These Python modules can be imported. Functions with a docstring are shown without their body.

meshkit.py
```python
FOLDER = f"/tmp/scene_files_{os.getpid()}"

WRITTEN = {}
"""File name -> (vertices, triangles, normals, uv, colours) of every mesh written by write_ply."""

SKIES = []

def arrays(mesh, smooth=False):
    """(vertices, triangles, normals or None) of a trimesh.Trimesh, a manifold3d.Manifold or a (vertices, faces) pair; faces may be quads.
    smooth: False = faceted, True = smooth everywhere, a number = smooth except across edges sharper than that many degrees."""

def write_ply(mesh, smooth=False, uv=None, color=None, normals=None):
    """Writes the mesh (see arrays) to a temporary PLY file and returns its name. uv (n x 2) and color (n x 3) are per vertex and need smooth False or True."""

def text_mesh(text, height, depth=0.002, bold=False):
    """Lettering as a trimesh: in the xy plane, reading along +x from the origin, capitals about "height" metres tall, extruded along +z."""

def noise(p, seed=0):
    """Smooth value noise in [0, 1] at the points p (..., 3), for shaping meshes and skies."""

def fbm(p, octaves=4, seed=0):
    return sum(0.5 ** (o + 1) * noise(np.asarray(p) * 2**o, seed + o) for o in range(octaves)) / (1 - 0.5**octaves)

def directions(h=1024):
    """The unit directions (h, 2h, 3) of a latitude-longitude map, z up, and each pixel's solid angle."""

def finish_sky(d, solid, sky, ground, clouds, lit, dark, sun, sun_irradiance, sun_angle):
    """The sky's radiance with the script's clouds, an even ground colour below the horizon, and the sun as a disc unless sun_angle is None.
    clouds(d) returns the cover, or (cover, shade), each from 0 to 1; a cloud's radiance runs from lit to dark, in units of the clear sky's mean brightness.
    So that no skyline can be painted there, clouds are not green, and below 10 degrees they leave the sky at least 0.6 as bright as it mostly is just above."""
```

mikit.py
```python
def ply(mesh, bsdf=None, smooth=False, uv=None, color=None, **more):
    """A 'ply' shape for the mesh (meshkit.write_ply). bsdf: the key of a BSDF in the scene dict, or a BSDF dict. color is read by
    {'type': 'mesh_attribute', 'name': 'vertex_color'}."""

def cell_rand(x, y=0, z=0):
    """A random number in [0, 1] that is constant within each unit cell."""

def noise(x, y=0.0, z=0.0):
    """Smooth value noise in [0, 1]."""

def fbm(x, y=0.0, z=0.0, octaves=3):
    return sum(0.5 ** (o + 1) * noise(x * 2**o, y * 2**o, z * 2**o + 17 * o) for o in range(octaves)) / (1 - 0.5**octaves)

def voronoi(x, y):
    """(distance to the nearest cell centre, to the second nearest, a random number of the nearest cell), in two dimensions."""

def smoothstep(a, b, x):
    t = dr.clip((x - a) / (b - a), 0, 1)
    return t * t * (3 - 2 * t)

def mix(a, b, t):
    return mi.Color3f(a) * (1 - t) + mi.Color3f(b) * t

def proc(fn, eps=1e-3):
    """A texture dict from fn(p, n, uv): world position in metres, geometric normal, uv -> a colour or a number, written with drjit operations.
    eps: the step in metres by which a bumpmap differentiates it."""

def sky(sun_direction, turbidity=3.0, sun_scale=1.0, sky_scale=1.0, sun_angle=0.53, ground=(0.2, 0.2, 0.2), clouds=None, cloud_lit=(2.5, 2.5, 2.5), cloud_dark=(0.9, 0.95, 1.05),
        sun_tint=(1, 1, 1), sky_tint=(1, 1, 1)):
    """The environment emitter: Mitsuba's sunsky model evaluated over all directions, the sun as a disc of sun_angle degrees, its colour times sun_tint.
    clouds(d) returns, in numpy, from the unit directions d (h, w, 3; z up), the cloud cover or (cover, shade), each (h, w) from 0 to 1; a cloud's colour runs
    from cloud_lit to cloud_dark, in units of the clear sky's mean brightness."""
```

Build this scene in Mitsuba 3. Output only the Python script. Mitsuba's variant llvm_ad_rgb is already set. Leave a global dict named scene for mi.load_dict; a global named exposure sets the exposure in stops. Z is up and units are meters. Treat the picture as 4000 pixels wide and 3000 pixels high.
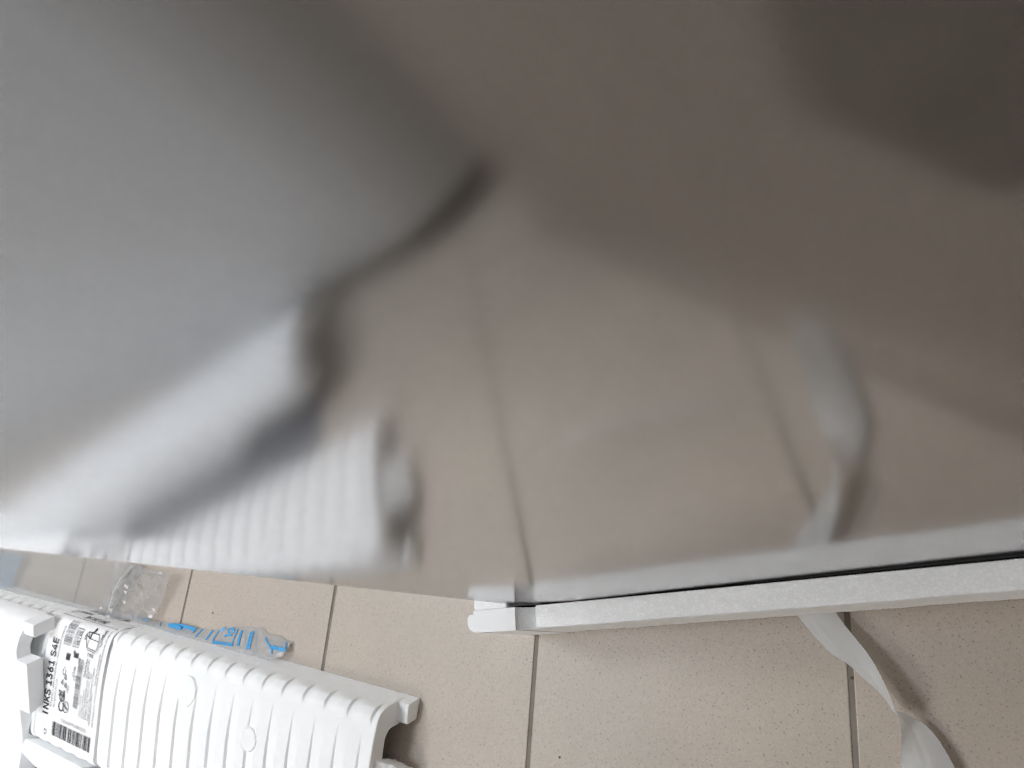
import math, random
import numpy as np, trimesh, mitsuba as mi, drjit as dr
import mikit, meshkit
from mikit import noise, fbm, voronoi, cell_rand, smoothstep, mix, proc
from shapely.geometry import Polygon

T = mi.ScalarTransform4f
U = 0.40                       # one floor tile is 0.40 m; lengths below are in tiles unless they say metres
scene, labels = {}, {}
rng = np.random.default_rng(7)

# ------------------------------------------------------------------ camera, lamps, exposure
ROT = np.array([[0.85892592, -0.04259686, -0.51032517],      # right
                [-0.23020251, -0.92228824, -0.31046934],     # down
                [-0.45744188, 0.3841483, -0.80198317]])      # forward
EYE = np.array([0.0, -0.19007312, 2.28429]) * U
m4 = np.eye(4)
m4[:3, 0], m4[:3, 1], m4[:3, 2], m4[:3, 3] = -ROT[0], -ROT[1], ROT[2], EYE
scene['camera'] = {'type': 'thinlens', 'to_world': T(m4), 'fov_axis': 'x', 'fov': 2 * math.degrees(math.atan(2000 / 2719.06)),
                   'aperture_radius': 0.0016, 'focus_distance': 1.05, 'near_clip': 0.005, 'far_clip': 100.0}
exposure = 0.0


def lamp(key, centre, target, w, h, rgb):
    """A flat lamp (metres): a housing box with a glowing diffuser, aimed at target."""
    c, t = np.array(centre, float), np.array(target, float)
    f = (t - c) / np.linalg.norm(t - c)
    up = [0, 1, 0] if abs(f[2]) > .9 else [0, 0, 1]
    to = T().look_at(origin=c.tolist(), target=t.tolist(), up=up)
    scene[key + '__diffuser'] = {'type': 'rectangle', 'to_world': to @ T().scale([w / 2, h / 2, 1]), 'bsdf': {'type': 'ref', 'id': 'lamp_white'},
                                 'emitter': {'type': 'area', 'radiance': {'type': 'rgb', 'value': list(rgb)}}}
    scene[key + '__housing'] = {'type': 'cube', 'to_world': to @ T().translate([0, 0, -.045]) @ T().scale([w / 2 + .02, h / 2 + .02, .04]), 'bsdf': {'type': 'ref', 'id': 'lamp_white'}}


scene['lamp_white'] = {'type': 'diffuse', 'reflectance': {'type': 'rgb', 'value': [.8, .8, .8]}}
lamp('ceiling_lamp', (-2.25, -1.30, 2.75), (-2.25, -1.30, 0), .62, .62, np.array([1.06, .99, .90]) * 22.5)
lamp('ceiling_lamp_001', (-1.65, -.10, 2.75), (-1.65, -.10, 0), .62, .62, np.array([.93, 1.0, 1.10]) * 20)
lamp('ceiling_lamp_002', (-2.60, .80, 2.75), (-2.60, .80, 0), .62, .62, np.array([.96, 1.0, 1.06]) * 29)  # extra fill lamp, its strength fitted to even out the brightness
scene['room_light'] = {'type': 'constant', 'radiance': {'type': 'rgb', 'value': [.325, .312, .290]}}
labels['ceiling_lamp'] = {'label': 'white square ceiling light panel over the outer foam posts', 'category': 'lamp'}
labels['ceiling_lamp_001'] = {'label': 'white square ceiling light panel over the refrigerator corner', 'category': 'lamp'}
labels['ceiling_lamp_002'] = {'label': 'added square fill light at ceiling height, farthest behind the refrigerator', 'category': 'lamp'}


# ------------------------------------------------------------------ materials
def rgb(*v):
    return {'type': 'rgb', 'value': list(v)}


TH = 4.56165104
D = np.array([math.cos(TH), math.sin(TH), 0.0])     # along the joints
N = np.array([-D[1], D[0], 0.0])                    # across the joints
OFF, J0, TL = -4.2251, -0.28, 2.0           # tiles are laid two widths long


def tile_color(p, n, uv):
    x, y = p.x, p.y
    a = ((x * float(D[0]) + y * float(D[1])) / U - J0) / TL
    b = (x * float(N[0]) + y * float(N[1])) / U - OFF
    tone = cell_rand(dr.floor(a), dr.floor(b), 5)
    base = mix((.445, .392, .328), (.455, .400, .338), tone)
    cloud = fbm(x * 9, y * 9, 3, 4)
    base = base * (0.93 + 0.14 * cloud)
    base = mix(base, mi.Color3f(.455, .385, .345), 0.35 * smoothstep(.45, .7, noise(x * 5, y * 5, 8)))
    d1, d2, r = voronoi(x / .0058 + .5 * noise(x * 230, y * 230, 1), y / .0058 + .5 * noise(x * 230, y * 230, 9))
    speck = dr.select(r > .35, 1.0 - smoothstep(.06, .19, d1 / (.5 + .8 * r)), 0.0)
    base = mix(base, base * mi.Color3f(.50, .47, .46), speck * (.22 + .50 * cell_rand(dr.floor(r * 9999))))
    e1, e2, q = voronoi(x / .0031 + 31, y / .0031 + 7)
    base = base * (1.0 + .10 * (q - .5) * (1 - smoothstep(.2, .5, e1)))
    base = base * (0.93 + .14 * noise(x * 900, y * 900, 2))
    return mi.Color3f(base)


scene['tile_mat'] = {'type': 'principled', 'base_color': proc(tile_color), 'roughness': .42, 'specular': .42}
scene['grout_mat'] = {'type': 'diffuse', 'reflectance': proc(lambda p, n, uv: mix((.20, .178, .152), (.27, .245, .212), fbm(p.x * 60, p.y * 60, 1)))}


def bead_bump(scale, k):
    def fn(p, n, uv):
        s = 1.0 / scale
        d1, d2, r = voronoi(p.x * s + p.z * s * .31, p.y * s + p.z * s * .77)
        return k * (smoothstep(0.0, .35, d2 - d1) * (.6 + .4 * r) + .35 * noise(p.x * 700, p.y * 700, p.z * 700))
    return proc(fn, eps=4e-4)


def foam_color(p, n, uv):
    return mi.Color3f(.905, .915, .92) * (.965 + .05 * fbm(p.x * 14, p.y * 14, p.z * 14))


def strip_color(p, n, uv):
    d1, d2, r = voronoi(p.x / .0042 + p.z * 70, p.y / .0042 + p.z * 180)
    return mi.Color3f(.955, .965, .97) * (.925 + .075 * smoothstep(.0, .45, d2 - d1)) * (.935 + .065 * r) * (.95 + .06 * fbm(p.x * 20, p.y * 20, p.z * 20))


scene['foam_mat'] = {'type': 'twosided', 'bsdf': {'type': 'bumpmap', 'arbitrary': bead_bump(.0034, .00022), 'scale': 1.0,
                     'bsdf': {'type': 'principled', 'base_color': proc(foam_color), 'roughness': .75, 'specular': .25, 'sheen': .2}}}
scene['strip_mat'] = {'type': 'twosided', 'bsdf': {'type': 'bumpmap', 'arbitrary': bead_bump(.0042, .00032), 'scale': 1.0,
                      'bsdf': {'type': 'principled', 'base_color': proc(strip_color), 'roughness': .8, 'specular': .25}}}
scene['label_mat'] = {'type': 'twosided', 'bsdf': {'type': 'principled', 'base_color': rgb(.88, .88, .885), 'roughness': .4, 'specular': .4}}
scene['ink_mat'] = {'type': 'twosided', 'bsdf': {'type': 'diffuse', 'reflectance': rgb(.075, .075, .08)}}
scene['grey_ink_mat'] = {'type': 'twosided', 'bsdf': {'type': 'diffuse', 'reflectance': rgb(.24, .24, .25)}}
scene['blue_ink_mat'] = {'type': 'twosided', 'bsdf': {'type': 'principled', 'base_color': rgb(.045, .30, .60), 'roughness': .4, 'specular': .5}}


def steel_bump(p, n, uv):
    # slow waviness of the sheet and a very fine vertical grain
    return .00012 * noise(p.x * 11, p.z * 4.0, 3) + .00003 * noise(p.x * 26, p.z * 17, 5)


def steel_tone(p, n, uv):
    g = .5 * noise(p.x * 1700, p.z * 1500, 1) + .5 * noise(p.x * 900, p.z * 90, 2)
    return mi.Color3f(.725, .725, .73) * (.955 + .09 * g)


scene['steel_mat'] = {'type': 'bumpmap', 'arbitrary': proc(steel_bump, eps=2e-4), 'scale': 1.0,
                      'bsdf': {'type': 'roughconductor', 'distribution': 'ggx', 'alpha_u': .023, 'alpha_v': .0095, 'material': 'none', 'specular_reflectance': proc(steel_tone)}}
scene['cabinet_mat'] = {'type': 'principled', 'base_color': rgb(.30, .30, .31), 'roughness': .45, 'specular': .4}
scene['black_mat'] = {'type': 'principled', 'base_color': rgb(.012, .012, .013), 'roughness': .5, 'specular': .3}
scene['tape_mat'] = {'type': 'principledthin', 'base_color': proc(lambda p, n, uv: mi.Color3f(.80, .815, .82) * (.96 + .06 * fbm(p.x * 60, p.y * 60, p.z * 60))),
                     'roughness': .5, 'diff_trans': .8}
scene['film_mat'] = {'type': 'blendbsdf', 'weight': .30, 'a': {'type': 'thindielectric', 'int_ior': 1.5},
                     'b': {'type': 'twosided', 'bsdf': {'type': 'principled', 'base_color': rgb(.50, .51, .52), 'roughness': .34, 'specular': .6}}}
scene['fold_mat'] = {'type': 'blendbsdf', 'weight': .5, 'a': {'type': 'thindielectric', 'int_ior': 1.5},
                     'b': {'type': 'twosided', 'bsdf': {'type': 'principled', 'base_color': rgb(.72, .74, .76), 'roughness': .25, 'specular': .9}}}
scene['wrap_mat'] = {'type': 'blendbsdf', 'weight': .46, 'a': {'type': 'thindielectric', 'int_ior': 1.5},
                     'b': {'type': 'twosided', 'bsdf': {'type': 'principled', 'base_color': rgb(.60, .61, .62), 'roughness': .25, 'specular': .9}}}
scene['blue_film_mat'] = {'type': 'blendbsdf', 'weight': .42, 'a': {'type': 'thindielectric', 'int_ior': 1.5},
                          'b': {'type': 'twosided', 'bsdf': {'type': 'principled', 'base_color': rgb(.30, .48, .66), 'roughness': .25, 'specular': .9}}}
scene['added_carton_mat'] = {'type': 'diffuse', 'reflectance': proc(lambda p, n, uv: mix((.285, .243, .208), (.31, .265, .228), fbm(p.x * 6, p.y * 6, p.z * 6)))}
scene['added_paper_mat'] = {'type': 'twosided', 'bsdf': {'type': 'diffuse', 'reflectance': rgb(.30, .256, .218)}}
scene['added_cloth_mat'] = {'type': 'twosided', 'bsdf': {'type': 'diffuse', 'reflectance': rgb(.175, .150, .128)}}  # dark tone for the dim upper corner of the door reflection
scene['strip_film_mat'] = {'type': 'blendbsdf', 'weight': .22, 'a': {'type': 'thindielectric', 'int_ior': 1.5},
                           'b': {'type': 'twosided', 'bsdf': {'type': 'diffuse', 'reflectance': rgb(.85, .86, .86)}}}
scene['gap_shade_mat'] = {'type': 'twosided', 'bsdf': {'type': 'principled', 'base_color': rgb(.105, .108, .125), 'roughness': .5, 'specular': .35}}  # dark tone stands in for the shaded floor between the posts
scene['shade_band_mat'] = {'type': 'diffuse', 'reflectance': rgb(.12, .118, .115)}  # dark tone stands in for a soft shadow on the floor
scene['added_cabinet_white'] = {'type': 'principled', 'base_color': rgb(.58, .585, .59), 'roughness': .5, 'specular': .4}
scene['chip_mat'] = {'type': 'diffuse', 'reflectance': rgb(.16, .125, .10)}


def put(key, mesh, mat, smooth=False, scale=U, to=None):
    """One entry of the scene from a mesh in tiles (or metres with scale=1)."""
    if isinstance(mesh, (tuple, list)):
        mesh = trimesh.Trimesh(np.asarray(mesh[0], float), np.asarray(mesh[1], int), process=False)
    mesh = mesh.copy()
    if to is not None:
        mesh.apply_transform(to)
    mesh.apply_scale(scale)
    scene[key] = mikit.ply(mesh, mat, smooth=smooth)


def grid_faces(nu, nv):
    i, j = np.meshgrid(np.arange(nu - 1), np.arange(nv - 1), indexing='ij')
    a = i * nv + j
    q = np.stack([a, a + nv, a + nv + 1, a + 1], -1).reshape(-1, 4)
    return np.vstack([q[:, [0, 1, 2]], q[:, [0, 2, 3]]])


def rounded_box(lo, hi, r, seg=3):
    """A box with rounded edges, from the hull of eight small spheres."""
    lo, hi = np.array(lo, float), np.array(hi, float)
    s = trimesh.creation.icosphere(subdivisions=seg - 1, radius=r)
    pts = np.vstack([s.vertices + np.where(np.array(k), hi - r, lo + r) for k in np.ndindex(2, 2, 2)])
    return trimesh.convex.convex_hull(pts)


# ------------------------------------------------------------------ floor
g = trimesh.creation.box(extents=[30, 30, .2]); g.apply_translation([-4, -4, -.1 - .0045])
put('floor', g, 'grout_mat')
labels['floor'] = {'kind': 'structure', 'label': 'beige speckled stone-look tile floor with dark grey joints', 'category': 'floor'}


def tile_mesh():
    h, c, hl = .5 - .0076, .0035, TL / 2 - .0076
    v, lv = [], [(h, -.02), (h, -c * .8), (h - c * .35, -c * .2), (h - c, 0.0)]
    for s, z in lv:
        e = hl - h + s; v += [(-s, -e, z), (s, -e, z), (s, e, z), (-s, e, z)]
    f = []
    for k in range(len(lv) - 1):
        for i in range(4):
            a, b = k * 4 + i, k * 4 + (i + 1) % 4
            f += [(a, b, b + 4), (a, b + 4, a + 4)]
    t = 4 * (len(lv) - 1)
    f += [(t, t + 1, t + 2), (t, t + 2, t + 3)]
    return trimesh.Trimesh(np.array(v), np.array(f), process=False)


tm = tile_mesh(); tm.apply_scale(U)
tile_ply = mikit.ply(tm, 'tile_mat')
count = 0
for j in range(-2, 5):
    for k in range(-4, 6):
        c = (D * (J0 + TL * (j + .5)) + N * (OFF + k + .5)) * U
        if c[0] < -9 * U or c[1] < -8 * U or c[1] > 2.8 * U or c[0] > 2.6 * U:
            continue
        key = 'floor__tile' + (f'_{count:03d}' if count else '')
        mat = np.eye(4)
        mat[:3, 0], mat[:3, 1], mat[:3, 3] = N, D, c
        if np.linalg.det(mat[:3, :3]) < 0:
            mat[:3, 0] *= -1
        mat[2, 3] = float(rng.normal(0, .00025))
        scene[key] = {**tile_ply, 'to_world': T(mat)}
        count += 1

# ------------------------------------------------------------------ refrigerator
XL, XR, ZT = -1.1477, .352, .3539       # left and right door edge, top of the foam base
labels['refrigerator'] = {'label': 'tall refrigerator with a brushed silver mirror-like door, standing on white foam', 'category': 'refrigerator'}
xs = np.concatenate([np.linspace(XL, XL + .30, 90), np.linspace(XL + .31, XR, 60)])
BEND = .284                                  # the sheet curves back a little towards its vertical edge
ys = .0062 * (xs + .95) + .1228 * np.maximum(0, XL + BEND - xs) ** 2      # the door also stands slightly askew on its base
zs = np.linspace(ZT - .012, 4.5, 40)
X, Z = np.meshgrid(xs, zs, indexing='ij')
Y = np.repeat(ys[:, None], len(zs), 1)
v = np.stack([X, Y, Z], -1).reshape(-1, 3)
f = grid_faces(len(xs), len(zs))
dm = trimesh.Trimesh(v, f, process=False)
if dm.face_normals[:, 1].mean() > 0:
    dm.invert()
uvs = np.stack([(dm.vertices[:, 0] - XL) * U, dm.vertices[:, 2] * U], 1)     # u across, v up: the sheet is brushed upwards
dm.apply_scale(U)
scene['refrigerator__door'] = mikit.ply(dm, 'steel_mat', smooth=True, uv=uvs)
b = trimesh.creation.box(extents=[XR - XL - .004, .12, 4.5 - ZT + .01]); b.apply_translation([(XL + XR) / 2 + .001, .0775, (4.5 + ZT) / 2 - .006])
put('refrigerator__door_body', b, 'cabinet_mat')
b = trimesh.creation.box(extents=[XR - XL - .012, .02, 4.1]); b.apply_translation([(XL + XR) / 2, .144, 2.45])
put('refrigerator__gasket', b, 'black_mat')
b = trimesh.creation.box(extents=[XR - XL, 1.3, 4.25]); b.apply_translation([(XL + XR) / 2, .80, .25 + 4.25 / 2])
put('refrigerator__cabinet', b, 'cabinet_mat')
b = trimesh.creation.box(extents=[XR - XL - .01, .14, .30]); b.apply_translation([(XL + XR) / 2, .073, ZT - .0125 - .15])
put('refrigerator__base_trim', b, 'black_mat')
for key_, x0_, y0_ in (('refrigerator__door_edge', XL + .0006, ys[0] + .0008), ('refrigerator__door_edge_001', XR - .0066, ys[-1] + .0008)):
    b = trimesh.creation.box(extents=[.006, .0200 - y0_, 4.5 - ZT]); b.apply_translation([x0_ + .003, (y0_ + .0200) / 2, (4.5 + ZT) / 2])
    put(key_, b, 'cabinet_mat')
labels['refrigerator__door'] = {'label': 'brushed silver door sheet blurring its reflections'}
labels['refrigerator__base_trim'] = {'label': 'black trim seen in the gap above the foam'}

# ------------------------------------------------------------------ foam base around the refrigerator's foot
labels['foam_strip'] = {'label': 'long white beaded foam strip along the foot of the silver refrigerator', 'category': 'foam packaging'}
YI, YO = -.0012, -.0675


def prism(poly, z0, z1):
    m = trimesh.creation.extrude_polygon(Polygon(poly), z1 - z0, engine='earcut')
    m.apply_translation([0, 0, z0])
    return m


def arc(cx, cy, r, a0, a1, n=8):
    return [(cx + r * math.cos(t), cy + r * math.sin(t)) for t in np.linspace(math.radians(a0), math.radians(a1), n)]


def loft(x_list, section):
    """Rings section(x) -> (k, 2) of (y, z), joined along x, ends closed by fans."""
    rings = np.array([[(x, *p) for p in section(x)] for x in x_list])
    n, k = rings.shape[:2]
    vv = rings.reshape(-1, 3)
    ff = []
    for i in range(n - 1):
        for j in range(k):
            a, b2 = i * k + j, i * k + (j + 1) % k
            ff += [(a, b2, b2 + k), (a, b2 + k, a + k)]
    c0, c1 = len(vv), len(vv) + 1
    vv = np.vstack([vv, rings[0].mean(0), rings[-1].mean(0)])
    for j in range(k):
        ff += [(c0, (j + 1) % k, j), (c1, (n - 1) * k + j, (n - 1) * k + (j + 1) % k)]
    m = trimesh.Trimesh(vv, np.array(ff), process=False)
    m.fix_normals()
    return m


def bar_section(yi, yo, z1, r=.006):
    def sec(x):
        w = .0018 * (meshkit.noise([[x * 40, 0, 1]])[0] - .5)
        q = .0022 * (meshkit.fbm([[x * 9, 3, 1]])[0] - .5)
        t = z1(x) if callable(z1) else z1
        i = yi(x) if callable(yi) else yi
        o = (yo(x) if callable(yo) else yo) + w + q
        return [(i, .002), (i, t - r), (i - r * .3, t - r * .3), (i - r, t), (o + r * 1.6, t + w * .3), (o + r * .5, t - r * .35), (o, t - r * 1.3),
                (o + .001 + q, t * .55), (o + .004, .004), (o + .010, .002)]
    return sec


# long run to the right of the step; the gap to the door opens slowly towards the right
xr = np.linspace(-.905, 1.1, 160)
put('foam_strip__front_rail', loft(xr, bar_section(-.0016, YO - .0035, ZT + .0015)), 'strip_mat', smooth=35)
# short run between the notch and the step
xr = np.linspace(-1.0575, -.9052, 20)
put('foam_strip__front_rail_001', loft(xr, bar_section(-.0006, YO - .002, ZT - .0035)), 'strip_mat', smooth=35)
# notch: a ramp that falls towards the right
poly = [(-1.128, .002), (-1.128, ZT - .003), (-1.122, ZT - .012), (-1.075, ZT - .062), (-1.0577, ZT - .07), (-1.0577, .002)]
m = trimesh.creation.extrude_polygon(Polygon(poly), abs(YO - YI) - .002, engine='earcut')
m.apply_transform(np.array([[1, 0, 0, 0], [0, 0, -1, YI - .0008], [0, 1, 0, 0], [0, 0, 0, 1.0]]))
put('foam_strip__notch', m, 'strip_mat')
# rounded end beyond the door's corner, and the wing that runs back along the side
rr = .034
plan = [(-1.1282, YI)] + [(-1.279, YI)] + [(-1.281, -.0115), (-1.300, -.0125)] + arc(-1.303 + .012, -.0125 - .012, .012, 90, 180, 5) + arc(-1.303 + rr, YO + .001 + rr, rr, 180, 270, 9) + [(-1.1282, YO - .001)]
m = prism(plan, .002, ZT)
put('foam_strip__end_block', m, 'foam_mat')
m = rounded_box([-1.280, YI + .0015, .002], [-1.158, 1.4, ZT - .002], .006)
put('foam_strip__side_rail', m, 'foam_mat')
b = trimesh.creation.box(extents=[1.5, 1.3, .06]); b.apply_translation([-.39, .72, .032])
put('foam_strip__base_slab', b, 'foam_mat')
labels['foam_strip__end_block'] = {'label': 'smooth rounded end of the strip beyond the door corner'}
labels['foam_strip__notch'] = {'label': 'shaded grey notch cut across the strip'}

# ------------------------------------------------------------------ foam corner posts
LX = np.array([-.9763, .2163, 0.0]); MX = np.array([-.2163, -.9763, 0.0])
LX /= np.linalg.norm(LX); MX /= np.linalg.norm(MX)
P1 = np.array([-1.7633, -.2573, 0.0])


def abz(p):
    """(a along the post from its near end, b away from the door, z) to the world, in tiles."""
    p = np.asarray(p, float)
    return P1 + p[..., :1] * LX + p[..., 1:2] * MX + p[..., 2:3] * np.array([0, 0, 1.0])


def resample(pts, n):
    pts = np.asarray(pts, float)
    s = np.r_[0, np.cumsum(np.linalg.norm(np.diff(pts, axis=0), axis=1))]
    from scipy.interpolate import PchipInterpolator
    t = np.linspace(0, s[-1], n)
    return np.stack([PchipInterpolator(s, pts[:, k])(t) for k in (0, 1)], 1), t


OUT1 = [(0, 0), (.012, .04), (.024, .08), (.036, .115), (.055, .142), (.085, .157), (.13, .160), (.2, .155), (.3, .143), (.4, .125), (.5, .105), (.6, .085), (.630, .0765), (.646, .062), (.652, .03), (.654, 0)]
INN1 = [(.075, 0), (.095, .03), (.115, .085), (.15, .100), (.2, .097), (.3, .085), (.4, .067), (.5, .047), (.57, .030), (.585, .015), (.59, 0)]
RIB0, RIBP = .11, .1190
DISCS = [(1.13, .19, .062), (.69, .285, .043), (.02, .29, .05), (2.9, .2, .05)]


def rib_height(a, b):
    """Moulded ribs: raised bands with a sharp right flank, dying out over the shoulder."""
    u = ((a - RIB0) / RIBP) % 1.0
    band = np.where(u < .04, u / .04, np.where(u < .55, 1.0, np.clip(1 - (u - .55) / .44, 0, 1)))
    u2 = ((a - RIB0 + .035) / RIBP) % 1.0
    band2 = np.where(u2 < .05, u2 / .05, np.where(u2 < .45, 1.0, np.clip(1 - (u2 - .45) / .4, 0, 1)))
    s1 = np.clip((b - .130) / .20, 0, 1) ** .8 * .0108
    s2 = np.clip((b - .030) / .02, 0, 1) * np.clip((.104 - b) / .03, 0, 1) * .009
    h = band * s1 + band2 * s2
    for (da, db, r) in DISCS:
        q = np.hypot(a - da, (b - db))
        h = np.where(q < r, s1.clip(.006) + .0026, np.where(q < r + .004, h * .55, h))
    return h


def post_mesh(outer, inner, a0, a1, ribs=True, ns=170, step=.0052):
    po, s = resample(outer, ns)
    pi, _ = resample(inner, ns)
    tg = np.gradient(po, axis=0); tg /= np.linalg.norm(tg, axis=1, keepdims=True)
    nr = np.stack([-tg[:, 1], tg[:, 0]], 1)
    aa = np.arange(a0 + .006, min(a1, a0 + 2.7), step)
    if a1 > a0 + 2.7:
        aa = np.r_[aa, np.arange(a0 + 2.7, a1 - .01, .02)]
    if ribs:
        k = RIB0 + RIBP * np.arange(-3, 60)
        ex = np.r_[k - .0008, k + RIBP * .04, k - .035 - .0008, k - .035 + RIBP * .05]
        aa = np.unique(np.r_[aa, ex[(ex > a0 + .008) & (ex < a1 - .01)]])
    A = np.r_[a0, a0 + .0025, aa, a1 - .002, a1]
    na = len(A)
    h = rib_height(A[:, None], po[None, :, 0]) if ribs else np.zeros((na, ns))
    edge = np.zeros(na); edge[[0, -1]] = -.0035; edge[[1, -2]] = -.0008          # softly broken rim
    rough = .0012 * (meshkit.fbm(np.stack(np.broadcast_arrays(A[:, None] * 30, s[None] * 30, 0.0), -1)) - .5)
    h = h + edge[:, None] + rough
    ob = po[None, :, 0] + nr[None, :, 0] * h
    oz = np.maximum(po[None, :, 1] + nr[None, :, 1] * h, 0.001)
    Ag = np.repeat(A[:, None], ns, 1)
    outer_v = np.stack([Ag, ob, oz], -1).reshape(-1, 3)
    inner_v = np.stack([Ag, np.repeat(pi[None, :, 0], na, 0), np.repeat(pi[None, :, 1], na, 0)], -1).reshape(-1, 3)
    inner_v[:, 2] = np.maximum(inner_v[:, 2], .001)
    f1 = grid_faces(na, ns)
    n0 = na * ns
    f2 = f1[:, ::-1] + n0
    rim = []
    for i in range(ns - 1):
        for base, flip in ((0, False), ((na - 1) * ns, True)):
            a, b_ = base + i, base + i + 1
            q = [(a, b_, b_ + n0), (a, b_ + n0, a + n0)]
            rim += [t[::-1] for t in q] if flip else q
    for i in range(na - 1):
        for base, flip in ((0, True), (ns - 1, False)):
            a, b_ = base + i * ns, base + (i + 1) * ns
            q = [(a, b_, b_ + n0), (a, b_ + n0, a + n0)]
            rim += [t[::-1] for t in q] if flip else q
    vv = np.vstack([outer_v, inner_v])
    return trimesh.Trimesh(abz(vv), np.vstack([f1, f2, np.array(rim)]), process=False)


def hull_abz(pts, r=.004):
    """A slightly rounded convex lump through (a, b, z) corner points."""
    s = trimesh.creation.icosphere(subdivisions=1, radius=r).vertices
    pts = np.asarray(pts, float)
    c = pts.mean(0)
    pts = pts - (pts - c) / np.linalg.norm(pts - c, axis=1, keepdims=True) * r * 1.5
    return trimesh.convex.convex_hull(abz(np.vstack([s + p for p in pts])))


def slab_along(poly, a0, a1):
    """A (b, z) polygon drawn along a, corners lightly rounded."""
    return hull_abz([(a, b_, z_) for a in (a0, a1) for b_, z_ in poly])


# the near post, ribbed, with the paper label on it
labels['foam_post'] = {'label': 'long ribbed white foam post with a printed paper label, lying on the floor', 'category': 'foam packaging'}
put('foam_post__body', post_mesh(OUT1, INN1, .05, 4.3), 'foam_mat', smooth=28)
put('foam_post__back_prong', slab_along([(0, 0), (.075, 0), (.090, .049), (.084, .053), (.026, .061), (.02, .056)], -.002, .06), 'foam_mat')
fp = hull_abz([(-.06, .235, .05), (-.05, .44, .04), (-.06, .235, 0), (-.05, .44, 0), (.055, .205, .140), (.07, .205, .143), (.07, .225, 0), (.055, .47, .105), (.07, .47, .105), (.07, .47, 0)])
fp = fp.subdivide_to_size(.012)
fp.vertices += (meshkit.fbm(fp.vertices * 55)[:, None] - .5) * .014 * np.array([1, 1, .6]); fp.vertices[:, 2] = np.maximum(fp.vertices[:, 2], .001)
put('foam_post__front_prong', fp, 'foam_mat', smooth=50)
labels['foam_post__front_prong'] = {'label': 'rough broken corner at the near end'}

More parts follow.
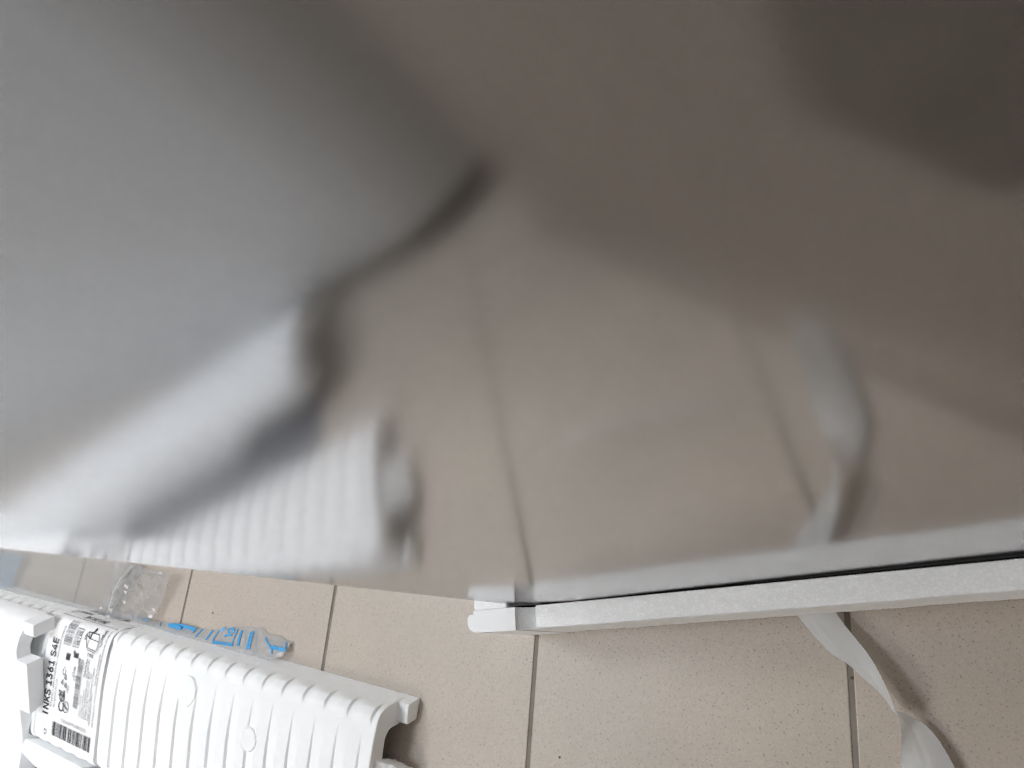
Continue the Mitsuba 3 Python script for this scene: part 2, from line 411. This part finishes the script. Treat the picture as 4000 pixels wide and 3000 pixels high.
# the post that rests on it, with a notched end
OUT2 = [(.045, .185), (.062, .225), (.09, .258), (.122, .276), (.173, .287), (.224, .285), (.282, .267), (.42, .216), (.549, .166), (.689, .112), (.745, .100), (.82, .088), (.875, .06), (.895, .025), (.90, 0)]
INN2 = [(.105, .178), (.125, .205), (.155, .22), (.2, .222), (.25, .208), (.36, .168), (.47, .130), (.55, .104), (.640, .095), (.66, .06), (.668, .03), (.67, 0)]
labels['foam_post_001'] = {'label': 'white foam post with a notched end, resting on the labelled foam post', 'category': 'foam packaging'}
put('foam_post_001__body', post_mesh(OUT2, INN2, 2.40, 5.2, ribs=False, step=.012), 'foam_mat', smooth=28)
put('foam_post_001__back_prong', slab_along([(.05, .197), (.11, .178), (.157, .262), (.150, .270), (.106, .285), (.098, .281)], 2.30, 2.43), 'foam_mat')
put('foam_post_001__middle_prong', slab_along([(.250, .205), (.282, .268), (.290, .262), (.523, .177), (.525, .170), (.474, .124)], 2.285, 2.43), 'foam_mat')
put('foam_post_001__front_flange', slab_along([(.674, .001), (.674, .096), (.722, .102), (.740, .088), (.815, .001)], 1.835, 2.6), 'foam_mat')
labels['foam_post_001__front_flange'] = {'label': 'narrow flange reaching out along the floor'}

# a dark sheet painting the shade on the tiles between the posts
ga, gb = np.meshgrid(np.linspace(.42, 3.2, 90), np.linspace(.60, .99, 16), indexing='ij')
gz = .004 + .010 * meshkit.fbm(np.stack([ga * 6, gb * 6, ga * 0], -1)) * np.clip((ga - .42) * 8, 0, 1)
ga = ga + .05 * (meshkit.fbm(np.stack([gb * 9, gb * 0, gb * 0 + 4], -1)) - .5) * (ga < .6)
put('gap_shade', trimesh.Trimesh(abz(np.stack([ga, gb, gz], -1)).reshape(-1, 3), grid_faces(90, 16), process=False), 'gap_shade_mat', smooth=True)
labels['gap_shade'] = {'label': 'dark sheet standing in for the shade on the floor in the channel between the foam posts', 'category': 'painted shade'}

# a third post further out, seen only as a blurred image in the door
labels['foam_post_002'] = {'label': 'deep white foam post lying parallel behind the labelled post, mirrored in the door', 'category': 'foam packaging'}
OUT3 = [(0.920, .13), (0.920, .17), (0.935, .235), (0.965, .268), (1.020, .284), (1.100, .282), (1.200, .265), (1.290, .232), (1.380, .18), (1.430, .12), (1.445, .06), (1.450, 0)]
INN3 = [(0.990, .13), (0.995, .16), (1.005, .18), (1.030, .195), (1.080, .20), (1.140, .20), (1.200, .185), (1.250, .16), (1.300, .12), (1.340, .07), (1.360, .03), (1.365, 0)]
put('foam_post_002__body', post_mesh(OUT3, INN3, .30, 4.6, ribs=False, step=.02, ns=60), 'foam_mat', smooth=28)
put('foam_post_002__front_flange', slab_along([(.905, .001), (.905, .14), (.995, .16), (.995, .001)], .86, 4.6), 'foam_mat')

# unseen boxes added beyond the frame to darken and grey the door's reflections
def carton(key, cx, cy, lx, ly, h, deg, mat):
    m_ = rounded_box([-lx / 2, -ly / 2, .001], [lx / 2, ly / 2, h], .012)
    m_.apply_transform(trimesh.transformations.rotation_matrix(math.radians(deg), [0, 0, 1]))
    m_.apply_translation([cx, cy, 0])
    put(key, m_, mat, smooth=30)


cB, cA = np.array([-1.09, -1.66]), np.array([.46, -.64])
cd = (cA - cB) / np.linalg.norm(cA - cB); cf = np.array([cd[1], -cd[0]])
cc = (cA + cB) / 2 + cf * .65
carton('added_carton', cc[0], cc[1], np.linalg.norm(cA - cB), 1.3, 3.2, math.degrees(math.atan2(cd[1], cd[0])), 'added_carton_mat')  # added out of view to darken the upper right of the door
f1, f2 = np.array([-5.6, -1.30]), np.array([-1.02, -1.74])
fd = (f2 - f1) / np.linalg.norm(f2 - f1); bd = np.array([fd[1], -fd[0]])
L_ = np.linalg.norm(f2 - f1)


def cabinet_plan(inset, r):
    return Polygon([(inset, -inset), (inset, -1.5)] + [(L_ - inset, -1.5)] + [(L_ - inset - r + r * math.cos(t), -inset - r + r * math.sin(t)) for t in np.linspace(0, math.pi / 2, 14)])


def cabinet_part(key, inset, r, z0, z1, mat):
    m_ = trimesh.creation.extrude_polygon(cabinet_plan(inset, r), z1 - z0, engine='earcut')
    v_ = np.array(m_.vertices)
    m_.vertices = np.stack([f1[0] + fd[0] * v_[:, 0] - bd[0] * v_[:, 1], f1[1] + fd[1] * v_[:, 0] - bd[1] * v_[:, 1], v_[:, 2] + z0], 1)
    put(key, m_, mat, smooth=30)


cabinet_part('added_cabinet__body', 0, .85, .18, 1.9, 'added_cabinet_white')  # added out of view: blocks lamp light, greys the door's upper left
cabinet_part('added_cabinet__shade_band', .13, .72, .001, .18, 'shade_band_mat')  # dark band put in for the soft shadow at the base
b = trimesh.creation.box(extents=[L_ * .66, .20, .18]); v_ = np.array(b.vertices) + [L_ * .33, -.10, .0905]
b.vertices = np.stack([f1[0] + fd[0] * v_[:, 0] - bd[0] * (v_[:, 1] - .001), f1[1] + fd[1] * v_[:, 0] - bd[1] * (v_[:, 1] - .001), v_[:, 2]], 1)
put('added_cabinet__skirt', b, 'added_cabinet_white')
labels['added_cabinet__shade_band'] = {'label': 'dark recessed band under the added cabinet, standing in for a soft shadow'}
labels['added_cabinet'] = {'label': 'long white cabinet added beyond the outer foam post to shade the floor and grey its mirror image', 'category': 'appliance'}
# added brown paper softening the mirrored dark edge, and added cloth darkening its corner
qt, qq = np.meshgrid(np.linspace(.02, 1.04, 60), np.linspace(0, 1, 30), indexing='ij')
wid = .10 + .25 * qt ** 1.2
base = cB + (cA - cB) * qt[..., None]
pz = 1.9 * (1 - qq) ** 4.2 + .004 + .012 * (meshkit.fbm(np.stack([qt * 5, qq * 3, qq * 0], -1)) - .3) * np.sin(np.pi * qq)
pp = base - cf * (.004 + wid * qq)[..., None]
put('added_paper', trimesh.Trimesh(np.stack([pp[..., 0], pp[..., 1], np.maximum(pz, .004)], -1).reshape(-1, 3), grid_faces(60, 30), process=False), 'added_paper_mat', smooth=True)  # curve added to grade the reflection from floor tone to dark
labels['added_paper'] = {'label': 'brown sheet added to soften the dark edge between the carton and the tiles', 'category': 'paper'}
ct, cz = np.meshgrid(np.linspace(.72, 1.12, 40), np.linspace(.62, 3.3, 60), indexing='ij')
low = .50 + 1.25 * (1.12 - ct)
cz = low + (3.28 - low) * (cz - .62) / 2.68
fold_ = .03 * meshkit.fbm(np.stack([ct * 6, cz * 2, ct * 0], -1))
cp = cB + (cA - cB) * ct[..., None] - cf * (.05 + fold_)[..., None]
put('added_dark_cloth', trimesh.Trimesh(np.stack([cp[..., 0], cp[..., 1], cz], -1).reshape(-1, 3), grid_faces(40, 60), process=False), 'added_cloth_mat', smooth=True)  # added to deepen the dark corner mirrored in the door
labels['added_dark_cloth'] = {'label': 'dark cloth added over the right corner of the carton to darken its mirror image', 'category': 'cloth'}
labels['added_carton'] = {'label': 'tall dull brown carton added opposite the refrigerator to darken the door reflection', 'category': 'carton'}

# ------------------------------------------------------------------ the printed label
PO, SO = resample(OUT1, 400)
TGO = np.gradient(PO, axis=0); TGO /= np.linalg.norm(TGO, axis=1, keepdims=True)
NRO = np.stack([-TGO[:, 1], TGO[:, 0]], 1)


def on_label(a, s, h):
    """Point of the labelled face: a along the post, s over its cross-section from the back foot, h above the label's underside."""
    a, s = np.broadcast_arrays(np.asarray(a, float), np.asarray(s, float))
    p = np.stack([np.interp(s, SO, PO[:, k]) for k in (0, 1)], -1)
    n = np.stack([np.interp(s, SO, NRO[:, k]) for k in (0, 1)], -1)
    lift = .0135 * np.clip((np.interp(s, SO, PO[:, 0]) - .02) / .04, 0, 1) + h
    q = p + n * lift[..., None] if np.ndim(lift) else p + n * lift
    return abz(np.stack([a, q[..., 0], q[..., 1]], -1))


S_END = float(np.interp(.634, PO[:200 + 180, 0], SO[:380]))
LA0, LA1, LS0 = 1.775, 2.335, .006
aa, ss = np.linspace(LA0, LA1, 30), np.linspace(LS0, S_END, 90)
Ag, Sg = np.meshgrid(aa, ss, indexing='ij')
wob = .0016 * meshkit.fbm(np.stack([Ag * 12, Sg * 12, Ag * 0], -1))
lab = trimesh.Trimesh(on_label(Ag, Sg, wob).reshape(-1, 3), grid_faces(30, 90), process=False)
put('foam_post__label', lab, 'label_mat', smooth=True)
labels['foam_post__label'] = {'label': 'white paper label printed with text and barcodes, folded over the edge'}
ink, grey = [], []


def strip(a0, s0, a1, s1, w, into=ink):
    """A printed straight line from (a0, s0) to (a1, s1), w wide."""
    p, q = np.array([a0, s0]), np.array([a1, s1])
    d = (q - p) / max(np.linalg.norm(q - p), 1e-9); n = np.array([-d[1], d[0]]) * w / 2
    k = max(2, int(np.linalg.norm(q - p) / .02) + 2)
    t = np.linspace(0, 1, k)[:, None]
    l, r = p + (q - p) * t + n, p + (q - p) * t - n
    v = np.stack([l, r], 1).reshape(-1, 2)
    f = [(2 * i, 2 * i + 1, 2 * i + 3) for i in range(k - 1)] + [(2 * i, 2 * i + 3, 2 * i + 2) for i in range(k - 1)]
    into.append((on_label(v[:, 0], v[:, 1], .0036), np.array(f)))


def write(text, a, s, height, way='s-', into=ink, bold=False, length=None):
    """Lettering with its baseline starting at (a, s). way 's-': reads towards the back edge, glyph tops to +a; 'a+': reads along +a, glyph tops to +s."""
    tm_ = meshkit.text_mesh(text, height, .0005, bold)
    v = np.array(tm_.vertices); f = np.array(tm_.faces)
    top = v[:, 2] > .00025
    keep = top[f].all(1); f = f[keep]
    x, y = v[:, 0], v[:, 1]
    if length:
        x = x * length / x.max()
    A, S = (a + y, s - x) if way == 's-' else (a + x, s + y)
    into.append((on_label(A, S, .0036), f))


def ring(a, s, r, w, into=ink, t0=0, t1=360, n=20):
    t = np.radians(np.linspace(t0, t1, n))
    for i in range(n - 1):
        strip(a + r * math.cos(t[i]), s + r * math.sin(t[i]), a + r * math.cos(t[i + 1]), s + r * math.sin(t[i + 1]), w, into)


def barcode(a0, a1, s0, s1, along='a', n=40, seed=1, into=ink):
    """Bars packed along a (each runs along s) or along s (each runs along a)."""
    r = np.random.default_rng(seed)
    ws = r.choice([1, 1, 1, 2, 2, 3], size=2 * n).astype(float)
    lo, hi = (a0, a1) if along == 'a' else (s0, s1)
    ws *= (hi - lo) / ws.sum()
    x = lo
    for i, w in enumerate(ws):
        if i % 2 == 0:
            if along == 'a':
                strip(x + w / 2, s0, x + w / 2, s1, w, into)
            else:
                strip(a0, x + w / 2, a1, x + w / 2, w, into)
        x += w



LOGO_A, LOGO_S = 2.30, .075
ring(LOGO_A + .02, .088, .017, .0035)
strip(LOGO_A + .02, .080, LOGO_A + .02, .092, .004)
write('indesit', LOGO_A - .13, .066, .021, 'a+', bold=True, length=.12)
write('INKS 1361 S4E', 1.945, .104, .027, 'a+', bold=True, length=.205)
barcode(1.89, 2.255, .012, .050, 'a', 30, 3, grey)
strip(1.795, .143, 2.335, .139, .0022, grey)
write('8690842630 7701', 1.95, .0, .010, 'a+', grey)
strip(2.231, .617, 2.285, .617, .0085)
write('NKS 1361 S4E', 2.231, .603, .054, 's-', bold=True, length=.351)
write('Refrigerator Freezer/Холодильник з морозильною камерою', 2.203, .580, .0165, 's-', length=.392)
write('PN : 8699917111170', 2.170, .575, .018, 's-', length=.138)
barcode(2.108, 2.185, .160, .272, 's', 26, 5, grey)
# conformity mark, green-dot style arrow, bin, mobius arrows
ring(2.112, .556, .022, .0075, t0=-55, t1=235)
ring(2.112, .510, .022, .0075, t0=-55, t1=235)
strip(2.112, .526, 2.112, .498, .007)
ring(2.067, .551, .026, .004)
for s_, e_ in (((2.05, .56), (2.082, .545)), ((2.082, .545), (2.067, .560)), ((2.082, .545), (2.070, .536))):
    strip(*s_, *e_, .005)
strip(2.098, .512, 2.098, .478, .009)
for s_, e_ in (((2.112, .505), (2.146, .508)), ((2.112, .487), (2.146, .484)), ((2.146, .511), (2.146, .481)), ((2.112, .505), (2.112, .487)), ((2.112, .507), (2.15, .483)), ((2.112, .485), (2.15, .509))):
    strip(*s_, *e_, .003)
for k_ in range(3):
    t_ = math.radians(120 * k_ + 15)
    c_ = (2.105 + .020 * math.cos(t_), .437 + .022 * math.sin(t_))
    q_ = [(c_[0] + .013 * math.cos(t_ + math.radians(w_)), c_[1] + .014 * math.sin(t_ + math.radians(w_))) for w_ in (0, 120, 240, 0)]
    for i_ in range(3):
        strip(*q_[i_], *q_[i_ + 1], .0042)
# handling pictures in a table, arrow box with the sizes
for s_, e_ in (((2.091, .265), (2.091, .181)), ((2.034, .263), (2.034, .181)), ((2.091, .265), (2.034, .263)), ((2.091, .181), (2.034, .181)), ((2.091, .222), (2.034, .222)), ((2.064, .264), (2.064, .181))):
    strip(*s_, *e_, .0024)
for c_ in ((2.048, .243), (2.048, .201)):
    ring(*c_, .009, .004, n=10)
    strip(c_[0] - .008, c_[1] - .01, c_[0] + .010, c_[1] - .006, .004)
for c_ in (.243, .201):
    strip(2.077, c_ + .014, 2.077, c_ - .014, .004, grey); strip(2.083, c_ + .012, 2.083, c_ - .008, .003, grey)
box = dict(A=(1.998, .195), B=(1.962, .250), C=(1.874, .255), Dd=(1.870, .212), E=(1.887, .183), F=(1.983, .183), G=(1.959, .209))
for s_, e_ in (('A', 'B'), ('B', 'C'), ('C', 'Dd'), ('Dd', 'E'), ('E', 'F'), ('F', 'A'), ('A', 'G'), ('G', 'B'), ('G', 'Dd'), ('F', 'G')):
    strip(*box[s_], *box[e_], .0032)
strip(1.960, .259, 1.874, .263, .0028)
strip(1.953, .208, 1.955, .185, .008); strip(1.955, .187, 1.930, .172, .008); strip(1.944, .166, 1.930, .176, .012)
write('64', 1.993, .222, .013, 's-', bold=True); write('76.5', 1.846, .205, .015, 's-', bold=True); write('188.2', 1.884, .272, .015, 'a+', bold=True)
# small symbols
for a_, s_, w_, h_ in ((2.112, .318, .030, .034), (2.040, .300, .034, .026), (2.062, .288, .012, .018)):
    for k_ in range(5):
        strip(a_ - w_ / 2 + w_ * k_ / 4, s_ + h_ / 2, a_ - w_ / 2 + w_ * k_ / 4, s_ - h_ / 2 + .006 * (k_ % 2), w_ / 5)
ring(2.121, .392, .014, .004, t0=-55, t1=235); strip(2.121, .380, 2.121, .366, .003)
for c_ in ((2.036, .388), (2.018, .404)):
    ring(*c_, .010, .003, grey, n=12)
for k_ in range(4):
    strip(2.036 - .004 * k_, .372, 2.036 - .004 * k_, .352, .0025, grey); strip(2.012, .330 - .007 * k_, 1.997, .330 - .007 * k_, .004, grey)
for c_ in ((2.067, .473), (2.067, .458)):
    ring(*c_, .008, .003, grey, n=12)
barcode(1.960, 2.004, .311, .538, 's', 62, 8, grey)
write('8690842388070  7134120', 1.950, .52, .009, 's-', grey, length=.20)
for a_, l_, r_ in ((1.932, 'Color / Колір', 'Silver/Срібло'), (1.911, 'Voltage / Напруга', '220-240 V~/В~'), (1.892, 'Class / Кліматичний клас', 'SN-ST'), (1.873, 'Weight (kg) / Вага (кг)', '71.0')):
    write(l_, a_, .572, .0125, 's-', length=.0072 * len(l_) + .01); write(r_, a_ - .005, .384, .0125, 's-', bold=True, length=.0066 * len(r_))
write('Made in EU / Виготовлено в Румунії', 1.850, .573, .0125, 's-', length=.245)
write('beko@gmail.com  beko.it', 1.836, .590, .0115, 's-', length=.15)
write('Laying side / Розташування', 1.824, .405, .0125, 's-', length=.145)
write('Right/ Права', 1.838, .232, .0125, 's-', length=.07); write('Front/Спереду', 1.853, .262, .0125, 's-', length=.088)
write('Beko Romania S.A. 210 13 Decembrie St. 13520/Gaesti Dambovita, Romania', 1.806, .592, .0115, 's-', length=.432)
# the large barcode at the lower corner, its number, and the recycling mark
barcode(1.815, 2.182, .640, .706, 'a', 46, 12)
write('7523720008772610097570701', 1.86, .612, .0145, 'a+', length=.24)
for k_ in range(3):
    t_ = math.radians(120 * k_ + 30)
    p_ = [(2.240 + .014 * math.cos(t_ + math.radians(w_)), .704 + .015 * math.sin(t_ + math.radians(w_))) for w_ in (10, 90)]
    strip(*p_[0], *p_[1], .0045)



def merge(parts):
    vs, fs, n = [], [], 0
    for v, f in parts:
        vs.append(v); fs.append(np.asarray(f) + n); n += len(v)
    return np.vstack(vs), np.vstack(fs)


if ink:
    put('foam_post__label__print', merge(ink), 'ink_mat')
if grey:
    put('foam_post__label__fine_print', merge(grey), 'grey_ink_mat')

# ------------------------------------------------------------------ loose white tape hanging out from under the foam base

EDGE_A = np.array([[-0.3725, -0.0569, 0.03], [-0.3427, -0.1086, 0.045], [-0.297, -0.1723, 0.055], [-0.261, -0.2016, 0.055], [-0.229, -0.2383, 0.05], [-0.1969, -0.2774, 0.042], [-0.1756, -0.314, 0.035], [-0.151, -0.3269, 0.03], [-0.1149, -0.3506, 0.032], [-0.0879, -0.3876, 0.034], [-0.0671, -0.4473, 0.036], [-0.0655, -0.5004, 0.034], [-0.0731, -0.6117, 0.03], [-0.1041, -0.7546, 0.02], [-0.1346, -0.8544, 0.008]])
EDGE_B = np.array([[-0.2652, -0.0601, 0.04], [-0.2431, -0.1073, 0.055], [-0.2162, -0.153, 0.07], [-0.1913, -0.2011, 0.085], [-0.1755, -0.2506, 0.1], [-0.1682, -0.2841, 0.115], [-0.1635, -0.3112, 0.12], [-0.1607, -0.3372, 0.1], [-0.1659, -0.3774, 0.08], [-0.1751, -0.4169, 0.068], [-0.1843, -0.4524, 0.06], [-0.19, -0.503, 0.085], [-0.1964, -0.6161, 0.13], [-0.2065, -0.7448, 0.1], [-0.2142, -0.8577, 0.03]])
from scipy.interpolate import CubicSpline
kk, tt = np.arange(len(EDGE_A)), np.linspace(0, len(EDGE_A) - 1, 260)
ea, eb = CubicSpline(kk, EDGE_A)(tt), CubicSpline(kk, EDGE_B)(tt)
vv = np.linspace(0, 1, 22)
rib = ea[:, None] * (1 - vv)[None, :, None] + eb[:, None] * vv[None, :, None]
tg = np.gradient((ea + eb) / 2, axis=0); tg /= np.linalg.norm(tg, axis=1, keepdims=True)
ac = eb - ea; ac /= np.linalg.norm(ac, axis=1, keepdims=True)
nn = np.cross(tg, ac)
crease = .0045 * (meshkit.fbm(np.stack(np.broadcast_arrays(tt[:, None] * .9, vv[None] * 2.2, 3.0), -1), 3) - .5) + .0022 * np.exp(-((vv[None] - .30 - .02 * tt[:, None]) / .05) ** 2)
bow = .006 * np.sin(np.pi * vv)[None] * np.cos(tt * .9)[:, None]
rib = rib + nn[:, None] * (bow + crease)[..., None]
rib[..., 2] = np.maximum(rib[..., 2], .004)
put('packing_tape', trimesh.Trimesh(rib.reshape(-1, 3), grid_faces(260, 22), process=False), 'tape_mat', smooth=True)
labels['packing_tape'] = {'label': 'twisted strip of loose white tape hanging from the foam strip onto the tiles', 'category': 'tape'}

# ------------------------------------------------------------------ plastic film on the floor behind the posts

def patch(c, nu, nv, amp, freq, seed, ridged=True, curl=0.0):
    """A crumpled sheet between four corners (u along the first edge)."""
    c = np.array(c, float)
    u, v = np.meshgrid(np.linspace(0, 1, nu), np.linspace(0, 1, nv), indexing='ij')
    p = (c[0] * ((1 - u) * (1 - v))[..., None] + c[1] * (u * (1 - v))[..., None] + c[2] * (u * v)[..., None] + c[3] * ((1 - u) * v)[..., None])
    q = np.stack([p[..., 0] * freq, p[..., 1] * freq, np.full_like(u, seed)], -1)
    n1 = meshkit.fbm(q, 4, seed)
    h = (1 - np.abs(2 * n1 - 1) * 2) if ridged else (n1 - .5)
    p[..., 2] += amp * h
    w = amp * .8 * (meshkit.fbm(q * 1.3 + 9, 3, seed + 5) - .5)
    p[..., 0] += w; p[..., 1] += amp * .8 * (meshkit.fbm(q * 1.3 + 19, 3, seed + 7) - .5)
    if curl:
        k = np.clip((u - .93) / .07, 0, 1)
        p[..., 2] -= curl * k ** 2
    p[..., 2] = np.maximum(p[..., 2], .004)
    return trimesh.Trimesh(p.reshape(-1, 3), grid_faces(nu, nv), process=False)


put('plastic_film', patch([[-5.3761, 0.7536, 0.12], [-3.5929, 0.429, 0.09], [-3.7959, 0.1914, 0.035], [-5.3149, 0.4128, 0.07]], 90, 50, .018, 2.2, 2, False, .07), 'film_mat', smooth=True)
put('plastic_film_001', patch([[-3.8092, 0.4668, 0.02], [-3.271, 0.3541, 0.03], [-3.4185, 0.1144, 0.03], [-3.8948, 0.186, 0.03]], 26, 18, .050, 6.0, 4), 'film_mat', smooth=12)
put('plastic_film_002', patch([[-5.97, 0.8479, 0.1], [-4.7862, 0.6108, 0.05], [-4.9022, 0.4097, 0.03], [-5.8217, 0.5062, 0.08]], 60, 40, .035, 3.0, 6, False), 'blue_film_mat', smooth=True)
fold = np.array([[-3.600, .425, .060], [-3.655, .372, .070], [-3.715, .305, .062], [-3.775, .225, .035]])
ft = np.linspace(0, 1, 24)[:, None]; fk = np.linspace(0, 1, 4)
fc = np.stack([np.interp(ft[:, 0], fk, fold[:, i]) for i in range(3)], 1)
fw = np.array([-.080, -.020, 0])
fs_ = np.stack([fc + fw * q + np.array([0, 0, .018 * math.sin(math.pi * q ** .5) - .02 * q]) for q in np.linspace(0, 1, 9)], 1)
fs_[..., 2] += .005 * (meshkit.fbm(fs_ * 30, 3, 8) - .5)
put('plastic_film__fold', trimesh.Trimesh(fs_.reshape(-1, 3), grid_faces(24, 9), process=False), 'fold_mat', smooth=True)
labels['plastic_film'] = {'label': 'hazy sheet of clear plastic film with a straight folded edge, behind the foam posts', 'category': 'plastic film'}
labels['plastic_film_001'] = {'label': 'crumpled bunch of clear plastic film on the beige tiles, with creases', 'category': 'plastic film'}
labels['plastic_film_002'] = {'label': 'bluish plastic film at the far left end behind the foam posts', 'category': 'plastic film'}
WT = np.array([[-3.7202, 0.1919, 0.012], [-3.64, 0.1743, 0.012], [-3.3505, 0.1212, 0.012], [-3.2332, 0.1047, 0.012], [-3.1157, 0.0779, 0.012], [-3.011, 0.0676, 0.012], [-2.9391, 0.0629, 0.012], [-2.8422, 0.0677, 0.012], [-2.7666, 0.0615, 0.012], [-2.7165, 0.0571, 0.012], [-2.6485, 0.0493, 0.012], [-2.6104, 0.023, 0.012], [-2.5261, 0.0061, 0.012], [-2.4892, -0.0119, 0.012], [-2.446, -0.0217, 0.012]])
WB = np.array([[-3.7197, 0.1232, 0.0], [-3.6405, 0.1078, 0.0], [-3.3599, 0.045, 0.0], [-3.2352, 0.02, 0.0], [-3.1247, -0.0035, 0.0], [-3.0377, -0.0195, 0.0], [-2.9524, -0.0385, 0.0], [-2.8511, -0.0622, 0.0], [-2.7715, -0.0768, 0.0], [-2.719, -0.0899, 0.0], [-2.66, -0.0977, 0.0], [-2.6191, -0.0995, 0.0], [-2.54, -0.0926, 0.0], [-2.5017, -0.084, 0.0], [-2.4696, -0.0783, 0.0]])


def on_wrap(u, v, lift=0.0):
    """u along the wrap (0..14), v from its far edge (0) to the post (1)."""
    u, v = np.broadcast_arrays(np.asarray(u, float), np.asarray(v, float))
    k = np.arange(len(WT))
    a = np.stack([np.interp(u, k, WT[:, i]) for i in range(3)], -1); b = np.stack([np.interp(u, k, WB[:, i]) for i in range(3)], -1)
    p = a * (1 - v)[..., None] + b * v[..., None]
    p[..., 2] = .006 + .032 * np.sin(np.pi * np.clip(v, 0, 1) * .5) ** .8 + .009 * (meshkit.fbm(np.stack([u * 1.1, v * 1.7, u * 0 + 2], -1), 4, 3) - .5) * np.clip(v * 4, .3, 1) + lift
    p[..., 2] = np.maximum(p[..., 2], .004 + lift)
    return p


uu, vv2 = np.meshgrid(np.linspace(0, 14, 150), np.linspace(0, 1, 36), indexing='ij')
put('printed_wrap', trimesh.Trimesh(on_wrap(uu, vv2).reshape(-1, 3), grid_faces(150, 36), process=False), 'wrap_mat', smooth=True)
labels['printed_wrap'] = {'label': 'crinkled clear wrap with blue printed stripes, lying along the back of the ribbed post', 'category': 'plastic wrap'}
STRIPES = [0]


def stroke(pts, w):
    blue = []
    for (p, q) in zip(pts[:-1], pts[1:]):
        p, q = np.array(p, float), np.array(q, float)
        dv = on_wrap(*q) - on_wrap(*p)
        n_ = max(2, int(np.linalg.norm(dv) / .012) + 2)
        t = np.linspace(-.02, 1.02, n_)[:, None]
        c = p + (q - p) * t
        w_ = w * .75
        P_ = on_wrap(c[:, 0], c[:, 1], .0022)
        d = np.gradient(P_, axis=0); d /= np.linalg.norm(d, axis=1, keepdims=True)
        s_ = np.stack([-d[:, 1], d[:, 0], d[:, 2] * 0], 1) * w_ / 2
        # the sides follow the wrap's height
        V = np.stack([P_ + s_, P_ - s_], 1).reshape(-1, 3)
        F = [(2 * i, 2 * i + 1, 2 * i + 3) for i in range(n_ - 1)] + [(2 * i, 2 * i + 3, 2 * i + 2) for i in range(n_ - 1)]
        V[:, 2] += .0012
        blue.append((V, np.array(F)))
    k = STRIPES[0]; STRIPES[0] += 1
    put('printed_wrap__blue_stripe' + (f'_{k:03d}' if k else ''), merge(blue), 'blue_ink_mat')


stroke([(1.07, 0.044), (1.18, 0.082)], 0.01)
stroke([(1.35, 0.075), (1.54, 0.101)], 0.016)
stroke([(1.88, 0.057), (1.94, 0.264)], 0.012)
stroke([(2.36, 0.157), (3.23, 0.082), (4.12, 0.075)], 0.03)
stroke([(4.12, 0.075), (4.1, 0.245)], 0.016)
stroke([(2.33, 0.132), (3.25, 0.226)], 0.03)
stroke([(4.6, 0.025), (4.49, 0.434)], 0.013)
stroke([(5.56, 0.075), (5.41, 0.509)], 0.016)
stroke([(6.09, 0.082), (6.0, 0.528)], 0.01)
stroke([(6.03, 0.566), (6.68, 0.572), (7.6, 0.591)], 0.016)
stroke([(6.42, 0.006), (6.23, 0.107)], 0.022)
stroke([(7.58, 0.088), (7.52, 0.604)], 0.01)
stroke([(7.97, 0.126), (8.08, 0.579)], 0.022)
stroke([(9.26, 0.132), (9.29, 0.371), (9.34, 0.629)], 0.034)
stroke([(11.03, 0.157), (11.81, 0.516), (11.98, 0.723)], 0.012)
stroke([(11.78, 0.465), (13.1, 0.516), (14.0, 0.56)], 0.022)
stroke([(14.0, 0.56), (13.24, 0.107)], 0.014)
stroke([(6.79, 0.164), (6.76, 0.069), (7.07, 0.075), (7.32, 0.138), (7.15, 0.208), (6.85, 0.182)], 0.012)
stroke([(6.76, 0.296), (7.24, 0.289)], 0.012)
stroke([(6.73, 0.27), (6.76, 0.358)], 0.01)

su, sv = np.meshgrid(np.linspace(0, 1, 70), np.linspace(0, 1, 14), indexing='ij')
sw_ = (.012 + .085 * np.sin(np.pi * su) ** .7)
sx = -1.18 + .92 * su
sy = -.585 + .02 * su - sw_ * sv
sz = .055 * np.sin(np.pi * su) * (1 - .5 * sv) + .012 * meshkit.fbm(np.stack([su * 8, sv * 3, su * 0], -1))
put('plastic_film_003', trimesh.Trimesh(np.stack([sx, sy, np.maximum(sz, .004)], -1).reshape(-1, 3), grid_faces(70, 14), process=False), 'strip_film_mat', smooth=True)
labels['plastic_film_003'] = {'label': 'narrow strip of clear plastic film on the tile between the foam strip and the added carton', 'category': 'plastic film'}
# ------------------------------------------------------------------ crumbs

def crumb(key, x, y, r, mat, label, cat, flat=.5, seed=1):
    s = trimesh.creation.icosphere(subdivisions=2, radius=r)
    s.vertices *= 1 + .5 * (meshkit.fbm(s.vertices / r * 1.3 + seed, 2, seed)[:, None] - .5)
    s.vertices[:, 2] *= flat
    s.apply_translation([x, y, r * flat * .9])
    put(key, s, mat, smooth=True)
    labels[key] = {'label': label, 'category': cat}

crumb('dirt_crumb', -1.1887, -0.448, 0.0034, 'chip_mat', 'small dark brown crumb on the tile right of the joint, near the lower edge', 'crumb', .45, 6)
crumb('dirt_crumb_001', -3.0089, 0.1408, 0.0042, 'chip_mat', 'small dark crumb on the tile behind the printed wrap', 'crumb', .45, 4)
crumb('dirt_crumb_002', -0.2624, -0.2404, 0.004, 'chip_mat', 'tiny dark crumb in the floor joint beside the loose tape', 'crumb', .45, 5)
